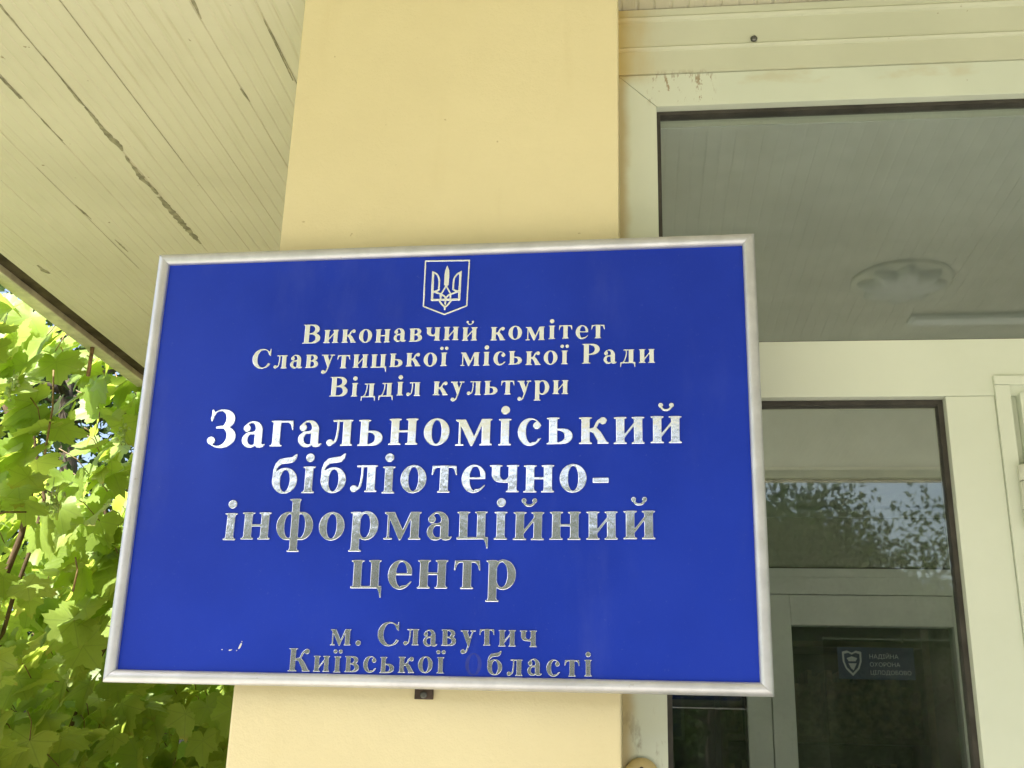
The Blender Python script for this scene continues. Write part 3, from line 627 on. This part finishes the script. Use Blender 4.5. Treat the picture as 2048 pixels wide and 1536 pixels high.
# ================================================================ the sign
SC = Vector((-.3104, 1.6372, H+.4473)); SU = Vector((.9995, -.0315, -.0026)).normalized(); SV = Vector((.002, -.0201, .9998)); SV = (SV-SU*SV.dot(SU)).normalized(); SN = SU.cross(SV)
SW, SH = 1.0, .7091
SP = lambda u, v, n=0: SC+SU*u+SV*v+SN*n
def sign_local(bm): return bm
sign = empty('wall_sign', SC-SN*.016, 'large blue sign with silver raised lettering in a pale metal frame', 'sign')
bm = bmesh.new(); hw, hh = SW/2-.014, SH/2-.014
t = bmesh.new(); a = [t.verts.new(SP(u, v, -.004)) for u, v in ((-hw, -hh), (hw, -hh), (hw, hh), (-hw, hh))]; b = [t.verts.new(SP(u, v, -.015)) for u, v in ((-hw, -hh), (hw, -hh), (hw, hh), (-hw, hh))]
t.faces.new(a); t.faces.new(b[::-1])
for i in range(4): t.faces.new((a[i], b[i], b[(i+1) % 4], a[(i+1) % 4]))
bmesh.ops.recalc_face_normals(t, faces=t.faces); obj('panel', t, M_BLUE, sign)
# mitred half-round aluminium frame
pr = [(.0005, -.016), (0, -.003), (.0006, .001), (.0022, .0042), (.005, .0062), (.0085, .0070), (.0125, .0064), (.016, .0045), (.0185, .0018), (.0192, -.0015), (.0192, -.006), (.0192, -.012)]
fb = bmesh.new(); cs = [(-1, -1), (1, -1), (1, 1), (-1, 1)]
for i in range(4):
    c0, c1 = cs[i], cs[(i+1) % 4]; g = .00022; rows = []
    for d_, h_ in pr:
        p0 = SP(c0[0]*(SW/2-d_), c0[1]*(SH/2-d_), h_); p1 = SP(c1[0]*(SW/2-d_), c1[1]*(SH/2-d_), h_); dd = (p1-p0).normalized()
        rows.append((fb.verts.new(p0+dd*g), fb.verts.new(p1-dd*g)))
    for r0, r1 in zip(rows, rows[1:]): fb.faces.new((r0[0], r0[1], r1[1], r1[0])).smooth = True
    fb.faces.new([r[0] for r in rows]); fb.faces.new([r[1] for r in rows][::-1])
bmesh.ops.recalc_face_normals(fb, faces=fb.faces)
for f_ in fb.faces:
    if len(f_.verts) > 4: f_.smooth = False
for e in fb.edges:
    if any(len(f_.verts) > 4 for f_ in e.link_faces): e.smooth = False
obj('frame', fb, M_ALU, sign)
bm = bmesh.new(); box(bm, -.3325, 1.684, z(.0805), -.3044, 1.6895, z(.125), .001); brk = obj('bracket_tab', bm, M_STEEL, sign)
bm = bmesh.new(); lathe(bm, [(.0052, 0), (.0052, .001), (.003, .0012)], (-.3185, 1.6838, z(.0868)), (0, -1, 0), 20); obj('rivet', bm, M_SCREW, brk)

GC = {}
def glyph_loops(ch):
    if ch not in GC:
        g, w = glyph(ch); GC[ch] = ([] if g is None else contours(blur(g.M.astype(float)), g.x0, g.y0, GR, .8), w)
    return GC[ch]
def raised(loops, ext, bev, name='t'):
    """outline loops -> bevelled raised solid (bmesh, in the sign's own u,v,n)"""
    cu = bpy.data.curves.new(name, 'CURVE'); cu.dimensions = '2D'; cu.fill_mode = 'FRONT'; cu.extrude = ext; cu.bevel_depth = bev; cu.bevel_resolution = 2; cu.offset = -bev
    for L in loops:
        s = cu.splines.new('POLY'); s.points.add(len(L)-1); s.use_cyclic_u = True
        for p_, q in zip(s.points, L): p_.co = (q[0], q[1], 0, 1)
    o = bpy.data.objects.new(name, cu); COL.objects.link(o); dg = bpy.context.evaluated_depsgraph_get()
    me = bpy.data.meshes.new_from_object(o.evaluated_get(dg)); bpy.data.objects.remove(o); t = bmesh.new(); t.from_mesh(me); bpy.data.meshes.remove(me)
    return t
def text_line(txt, u0, v0, u1, v1, em, wide=1.0, h=.0009):
    """one raised word per mesh; tracking stretches the line from u0 to u1"""
    adv = [glyph_loops(c)[1]*em*wide/1000 for c in txt]; n = len(txt)
    lead = 20*em/1000; tail = .055*em*wide
    track = ((u1-u0)-sum(adv)+lead+tail)/(n-1)
    bm = bmesh.new(); u = u0-lead; sl = (v1-v0)/(u1-u0); ang = math.atan(sl)
    for c, a in zip(txt+' ', adv+[0]):
        L = glyph_loops(c)[0]
        if L:
            k = em/1000; t = raised([[(x*k*wide, y*k) for x, y in l] for l in L], h, min(.0105*em, .00085))
            vb = v0+sl*(u-u0); tx, ty = random.gauss(0, .006), random.gauss(0, .007); wdt = a/2; ja = ang+random.gauss(0, .004); jv = random.gauss(0, .0006)
            for vx in t.verts:
                x, y, n_ = vx.co; x2 = x*math.cos(ja)-y*math.sin(ja); y2 = x*math.sin(ja)+y*math.cos(ja)
                vx.co = SP(u+x2, vb+y2+jv, -.004+h+.0002+n_+.0004+tx*(x-wdt)+ty*(y-.25*em))
            for f_ in t.faces: f_.smooth = False
            merge(bm, t)
        else:
            obj('lettering', bm, M_FOIL, sign); bm = bmesh.new()
        u += a+track
EM1, EM2 = .0492, .0925
text_line('Виконавчий комітет', -.2325, .1872, .2609, .1837, EM1)
text_line('Славутицької міської Ради', -.3151, .1447, .3392, .1417, EM1)
text_line('Відділ культури', -.1796, .0950, .2047, .0935, EM1)
text_line('Загальноміський', -.3769, .0129, .3766, .0126, EM2)
text_line('бібліотечно-', -.2624, -.0615, .2678, -.0627, EM2)
text_line('інформаційний', -.3336, -.1350, .3350, -.1345, EM2)
text_line('центр', -.1219, -.2100, .1282, -.2088, EM2)
text_line('м. Славутич', -.1476, -.2935, .1627, -.2920, .0510)
text_line('Київської', -.2100, -.3332, .0270, -.3324, .0500)
text_line('бласті', .0919, -.3327, .2437, -.3319, .0500)
# faint trace of the missing letter
gl = bmesh.new(); L = glyph_loops('О')[0]; k = .00003
t = raised([[(x*.000036, y*.00005*.92) for x, y in l] for l in L], .00002, .00001)
for vx in t.verts: vx.co = SP(.058+vx.co.x, -.3330+vx.co.y, -.0039+vx.co.z)
obj('glue_trace', t, plain('dull_glue_trace', (.012, .030, .30), .7, var=.1, vscale=120), sign)
# chips in the film
ch = bmesh.new()
for (u, v, a, b, r) in ((-.2878, -.2965, .0052, .0016, 65), (-.3030, -.3035, .0027, .0010, 12), (-.3165, -.3030, .0012, .0008, 0), (-.2930, -.3040, .0010, .0006, 30), (-.2862, -.2905, .0008, .0006, 0)):
    n = 12; top = []; bot = []
    for i in range(n):
        an = 2*math.pi*i/n; j = random.uniform(.75, 1.2); x, y = a*j*math.cos(an), b*j*math.sin(an); c_, s_ = math.cos(R(r)), math.sin(R(r))
        top.append(ch.verts.new(SP(u+x*c_-y*s_, v+x*s_+y*c_, -.0036))); bot.append(ch.verts.new(SP(u+x*c_-y*s_, v+x*s_+y*c_, -.0045)))
    ch.faces.new(top)
    for i in range(n): ch.faces.new((top[i], bot[i], bot[(i+1) % n], top[(i+1) % n]))
obj('chipped_spots', ch, plain('bare_white_panel', (.72, .72, .70), .5, var=.05), sign)
# shield with the trident
def pix_mask(strokes, polys, x0, x1, y0, y1, st):
    X, Y = np.meshgrid(np.arange(x0, x1, st), np.arange(y0, y1, st)); m = np.zeros(X.shape, bool)
    for pts, w in strokes:
        for (ax, ay), (bx, by) in zip(pts, pts[1:]):
            dx, dy = bx-ax, by-ay; tt = np.clip(((X-ax)*dx+(Y-ay)*dy)/(dx*dx+dy*dy), 0, 1); m |= (X-ax-tt*dx)**2+(Y-ay-tt*dy)**2 <= (w/2)**2
    for p_ in polys:
        q = np.zeros(X.shape, bool)
        for (ax, ay), (bx, by) in zip(p_, p_[1:]+p_[:1]):
            if ay != by: q ^= (Y >= min(ay, by)) & (Y < max(ay, by)) & (X < (Y-ay)*(bx-ax)/(by-ay)+ax)
        m |= q
    return m
E1 = {'shield': [(-32.6, 327.0), (40.9, 325.5), (39.6, 245.6), (3.3, 231.6), (-32.0, 246.6), (-32.6, 327.0)]}
STR = [([(-18.7, 305.3), (-18.4, 257.5)], 4.0), ([(27.0, 304.2), (26.6, 256.6)], 4.0), ([(-18.7, 257.4), (26.8, 256.9)], 3.7),
       (catmull([(-18.6, 306.3), (-11.8, 301.8), (-8.0, 292.6), (-7.9, 278.4), (-7.8, 275.2), (-11.8, 273.0), (-15.8, 272.0)], 8), 3.1), (catmull([(27.6, 305.0), (20.9, 300.7), (16.6, 292.3), (16.0, 279.5), (15.9, 275.0), (19.9, 272.6), (24.1, 271.6)], 8), 3.1),
       (catmull([(-16.2, 272.0), (-5.3, 267.6), (1.1, 263.9), (4.0, 259.6), (3.9, 249.7)], 8), 3.0), (catmull([(24.2, 271.0), (14.3, 267.3), (8.2, 264.6), (4.6, 260.0)], 8), 3.0),
       ([(3.7, 281.0), (-2.6, 269.0)], 2.7), ([(4.4, 281.0), (11.3, 268.6)], 2.7), ([(-4.5, 268.0), (-4.0, 258.0)], 3.1), ([(12.0, 267.6), (12.1, 257.5)], 3.1),
       (catmull([(-6.1, 256.0), (-1.8, 249.4), (3.1, 244.6), (3.6, 240.4)], 8), 3.1), (catmull([(13.4, 256.0), (8.9, 248.9), (3.9, 244.3)], 8), 3.1)]
em = bmesh.new()
for st, po, hh_ in (([(E1['shield'], 2.5)], [], .0007), (STR, [[(4.4, 318.4), (1.4, 309.4), (.3, 301.8), (.5, 282.8), (3.9, 279.8), (8.0, 282.6), (8.5, 301.6), (8.0, 309.2)], [(-20.7, 309.5), (-16.7, 305), (-16.7, 298), (-20.7, 298)], [(29.0, 308.3), (25.0, 304), (25.0, 297), (29.0, 297)]], .0008)):
    mk = pix_mask(st, po, -40, 50, 222, 336, .3); Ls = contours(blur(mk.astype(float), 1), -40, 222, .3, .06)
    t = raised([[(x/1000, y/1000) for x, y in l] for l in Ls], hh_, .00045)
    for vx in t.verts: vx.co = SP(vx.co.x, vx.co.y, -.004+hh_+.0005+vx.co.z)
    merge(em, t)
obj('emblem', em, M_FOIL, sign)

# ================================================================ grape vine along the porch edge
def leaf_outline():
    key = [(0, 1.0), (14, .86), (24, .70), (34, .60), (44, .72), (54, .86), (66, .78), (80, .62), (92, .58), (104, .68), (116, .72), (130, .62), (146, .52), (160, .44), (172, .22), (180, .10)]
    pts = []
    for a, r in key: pts.append((a, r))
    return pts
LK = leaf_outline()
def leaf_shape(rng):
    out = []; nT = 56
    for i in range(nT):
        a = -180+360*(i+.5)/nT; aa = abs(a)
        for (a0, r0), (a1, r1) in zip(LK, LK[1:]):
            if a0 <= aa <= a1: r = r0+(r1-r0)*(aa-a0)/(a1-a0); break
        r *= (1.06 if i % 2 else .94)*rng.uniform(.96, 1.04); out.append((r*math.sin(R(a)), r*math.cos(R(a))))
    return out
rng = random.Random(3); SHAPES = [leaf_shape(rng) for _ in range(5)]
class Leaves:
    def __init__(s): s.v = []; s.f = []; s.uv = []
    def add(s, p, normal, tipdir, size, fold, curl, rng):
        n = Vector(normal).normalized(); t = Vector(tipdir); t = (t-n*t.dot(n)).normalized(); u = t.cross(n); sh = SHAPES[rng.randrange(5)]; b = len(s.v); N = len(sh)
        def put(x, y):
            z_ = fold*abs(x)+curl*(y*y)*-1+.06*math.sin(7*x+3*y+p[0]*9)*abs(x)
            s.v.append(Vector(p)+(u*x+t*y+n*z_)*size); s.uv.append((x, y))
        put(0, 0)
        for k in (.5, 1.0):
            for x, y in sh: put(x*k, y*k)
        for i in range(N):
            j = (i+1) % N; s.f.append((b, b+1+i, b+1+j)); s.f.append((b+1+i, b+1+N+i, b+1+N+j, b+1+j))
    def make(s, name, mat, parent):
        me = bpy.data.meshes.new(name); o0 = wloc(parent); me.from_pydata([v-o0 for v in s.v], [], s.f)
        uvl = me.uv_layers.new(name='UVMap'); idx = np.zeros(len(me.loops), np.int32); me.loops.foreach_get('vertex_index', idx); uvl.data.foreach_set('uv', np.array(s.uv, np.float32)[idx].ravel())
        me.polygons.foreach_set('use_smooth', [True]*len(me.polygons)); me.materials.append(mat); o = bpy.data.objects.new(name, me); COL.objects.link(o); o.parent = parent; return o
vine = empty('grape_vine', (-2.15, 3.9, 0), 'sunlit grape vine with big toothed leaves hanging beside the porch edge', 'vine')
rng = random.Random(11); LV = Leaves()
NL = 3900; stalks = []
for i in range(NL):
    front = i < 980
    if front:
        y = rng.uniform(2.75, 5.75); zz = H+rng.uniform(-1.4, 1.50); x = -2.03-abs(rng.gauss(0, .06))+rng.uniform(-.03, .09)
        if zz > H+1.27 and x > -2.03: x = -2.05-rng.random()*.15
        n = Vector((-.30+rng.gauss(0, .42), -.66+rng.gauss(0, .38), .66+rng.gauss(0, .34))); size = rng.uniform(.09, .14)*(1 if rng.random() < .85 else .55)
    else:
        y = rng.uniform(2.9, 6.2); x = -2.22-rng.random()*.75; zz = H+rng.uniform(-1.5, min(1.25, .12+2.03*(-2.03-x))); size = rng.uniform(.075, .118)  # rear leaves, top sloped so they shade the lower front leaves
        n = Vector((-.5+rng.gauss(0, .5), -.5+rng.gauss(0, .5), .62+rng.gauss(0, .38)))
    tip = Vector((rng.gauss(0, .5), rng.gauss(0, .5), -1.0+rng.gauss(0, .35)))
    LV.add((x, y, zz), n, tip, size, rng.uniform(-.2, .45), rng.uniform(-.1, .55), rng)
    if rng.random() < .25: stalks.append(Vector((x, y, zz)))
# trailing ends: leaves that reach in under the porch in front of the far wall
for i in range(60):
    y = rng.uniform(4.5, 5.45); zz = H+rng.uniform(-.35, .22); x = -1.9+rng.random()*.30*(5.6-y+.3)
    LV.add((x, y, zz), Vector((.4+rng.gauss(0, .4), -.8, .4+rng.gauss(0, .3))), Vector((rng.gauss(0, .4), rng.gauss(0, .3), -1)), rng.uniform(.08, .12), .15, .15, rng)
fo = LV.make('foliage', M_LEAF, vine)
sb = bmesh.new()
for a in stalks:
    b = a+Vector((rng.gauss(0, .03)-.05, rng.gauss(0, .05), rng.uniform(.04, .11))); tube(sb, [a, (a+b)/2+Vector((.008, 0, .012)), b], .0019, .0026, 5)
fb2 = bmesh.new(); fb2.from_mesh(fo.data); nf = len(fb2.faces); o0 = wloc(vine); bmesh.ops.translate(sb, verts=sb.verts, vec=-o0); merge(fb2, sb); fb2.faces.ensure_lookup_table()
for k in range(nf, len(fb2.faces)): fb2.faces[k].material_index = 1
fb2.to_mesh(fo.data); fb2.free(); fo.data.materials.append(M_SHOOT)
# woody stems and strings
for (y0, r, w) in ((2.75, .012, .10), (3.35, .017, .12), (3.5, .011, .07), (4.2, .013, .09), (4.9, .011, .08)):
    stems = bmesh.new(); pts = [Vector((-2.22+w*math.sin(k*.9+y0), y0+.05*math.sin(k*1.7+y0*3)+.02*k, .0+k*.19)) for k in range(16)]; tube(stems, pts, r, r*.55, 8); obj('stem', stems, M_STEM, vine)
for (a, b) in (((-1.93, 3.0, H+.62), (-1.98, 3.35, H+.72)), ((-1.93, 2.95, H+.56), (-1.97, 3.2, H+.63)), ((-1.92, 3.3, H+.9), (-1.95, 3.32, H+1.2)), ((-1.91, 3.6, H+.50), (-1.93, 3.62, H+.62))):
    A, Bq = Vector(a), Vector(b); shoots = bmesh.new(); tube(shoots, [A, (A+Bq)/2+Vector((.01, 0, .012)), Bq], .004, .003, 6); obj('shoot', shoots, M_SHOOT, vine)
def on_ray(px, py, x):                          # where a sight line through the photo meets the vine's plane x = const
    d = CR @ np.array([px-1024, 2208.39, -(py-768)]); d = d*x/d[0]; return Vector((d[0], d[1], d[2]+H))
for (px, py, n) in ((22, 775, 14), (243, 865, 16), (103, 990, 13), (112, 1005, 8)):
    c = on_ray(px, py, -1.93); g = bmesh.new()
    for k in range(n):
        o = Vector((rng.gauss(0, .010), rng.gauss(0, .012), -.075*k/n+.03)); s_ = rng.uniform(.0055, .0078); t = bmesh.new(); bmesh.ops.create_icosphere(t, subdivisions=2, radius=s_); bmesh.ops.translate(t, verts=t.verts, vec=c+o)
        for f_ in t.faces: f_.smooth = True
        merge(g, t)
    tube(g, [c+Vector((0, 0, .06)), c+Vector((.002, 0, .0)), c+Vector((0, .002, -.05))], .0015, .001, 5)
    obj('grape_cluster', g, M_GRAPE, vine)
# support rod hanging from the trim
a = on_ray(187, 682, -1.95); b = on_ray(190, 762, -1.95)
bm = bmesh.new(); tube(bm, [Vector((-1.95, a.y, ZS-.004)), Vector((-1.95, a.y, b.z))], .0075, .0075, 10)
tag(obj('hanging_rod', bm, plain('rusty_rod', (.30, .17, .11), .7, var=.25, vscale=60), loc=(-1.95, a.y, b.z)), 'short brown rod hanging from the porch edge into the vine', 'rod')

# ================================================================ trees
def tree(x, y, h, cw, label, nleaf=5200, seed=1, group=None, low=.22, lsz=.13):
    r = random.Random(seed); root = empty('tree', (x, y, -.02), label, 'tree', group)
    tb = bmesh.new(); tips = []
    tr = [Vector((x+.15*math.sin(k*1.1+seed)*k/6, y+.12*math.cos(k+seed)*k/6, h*.8*k/7)) for k in range(8)]; tube(tb, tr, h*.028, h*.008, 10)
    for k in range(22):
        f = r.uniform(low, .95); i = min(6, int(f*7)); s_ = tr[i].lerp(tr[i+1], f*7-i) if f*7-i <= 1 else tr[i]; an = r.uniform(0, 2*math.pi); L = cw*.5*(1.15-.6*abs(f-.45))*r.uniform(.7, 1.05)
        e = s_+Vector((math.cos(an)*L, math.sin(an)*L, L*r.uniform(.05, .6))); m = (s_+e)/2+Vector((0, 0, L*.06)); tube(tb, [s_, m, e], h*.007, h*.002, 6); tips += [m, e, e.lerp(m, .5)]
    tips += [tr[-1], tr[-1]+Vector((0, 0, h*.12)), tr[-2]]
    obj('trunk', tb, M_BARK, root)
    V, F = [], []
    for i in range(nleaf):
        c = tips[r.randrange(len(tips))]; p = c+Vector((r.gauss(0, cw*.075), r.gauss(0, cw*.075), r.gauss(0, cw*.065)))
        n = Vector((r.gauss(0, 1), r.gauss(0, 1), r.gauss(.5, 1))).normalized(); u = n.orthogonal().normalized(); q = r.uniform(0, 6.28); u, w = u*math.cos(q)+n.cross(u)*math.sin(q), None; w = n.cross(u); s_ = lsz*r.uniform(.6, 1.3); b0 = len(V)
        V += [p-u*s_*.5, p-w*s_*.28+n*s_*.05, p+u*s_*.5, p+w*s_*.28+n*s_*.05]; F.append((b0, b0+1, b0+2, b0+3))
    o0 = wloc(root); me = bpy.data.meshes.new('crown'); me.from_pydata([v-o0 for v in V], [], F); me.materials.append(M_TREELEAF); o = bpy.data.objects.new('crown', me); COL.objects.link(o); o.parent = root
G = 'trees across the yard mirrored in the glass'
for i, (x, y, h, cw, s_) in enumerate(((-8, -16, 6.2, 6, 1), (-3.4, -17, 5.8, 6, 2), (1.3, -16, 7.0, 5.4, 3), (9.9, -18, 7.4, 6.5, 4), (15.5, -15, 7.5, 6.5, 5), (5.6, -20, 5.3, 8, 6))):
    tree(x, y, h, cw, ('dark leafy tree mirrored in the glass, far left of its row', 'dark leafy tree mirrored in the glass, second of its row', 'dark leafy tree mirrored in the glass left of the sky gap', 'dark leafy tree mirrored in the glass right of the sky gap', 'dark leafy tree mirrored in the glass at the far right', 'lower dark tree mirrored beneath the sky gap in the glass')[i], 22000, seed=s_, group=G, lsz=.15)
# dense hedge added to block the bright sky between the mirrored trunks
r = random.Random(5); hv, hf = [], []
for i in range(60000):
    p = Vector((r.uniform(-16, 20), -24-abs(r.gauss(0, .7)), r.uniform(0, 1))); p.z = (6.3+.35*math.sin(p.x*.7)+.25*math.sin(p.x*2.3))*p.z**.65; p.y -= r.random()*.3
    n = Vector((r.gauss(0, .7), 1, r.gauss(.3, .6))).normalized(); u = n.orthogonal().normalized(); w = n.cross(u); q = r.uniform(0, 6.28); u, w = u*math.cos(q)+w*math.sin(q), w*math.cos(q)-u*math.sin(q); s_ = .26*r.uniform(.6, 1.3); b0 = len(hv)
    hv += [p-u*s_*.5, p-w*s_*.3, p+u*s_*.5, p+w*s_*.3]; hf.append((b0, b0+1, b0+2, b0+3))
hd = empty('hedge', (3, -24.5, 0), 'added tall dark hedge across the yard, blocking sky mirrored low in the glass', 'hedge')
obj('foliage', (hv, hf), M_TREELEAF, hd); hb = bmesh.new(); box(hb, -16, -25.6, 0, 20, -25.1, 5.9); obj('sky_block', hb, M_BARK, hd)  # solid slab added behind the leaves to block the sky
tree(-9.5, 12.5, 8, 6.5, 'green tree in the open behind the vine at the left edge', 14000, 21, lsz=.16)
tree(-6.0, 10.8, 7.2, 6, 'bushy tree behind the vine beside the wall', 15000, 22, lsz=.12, low=.05)
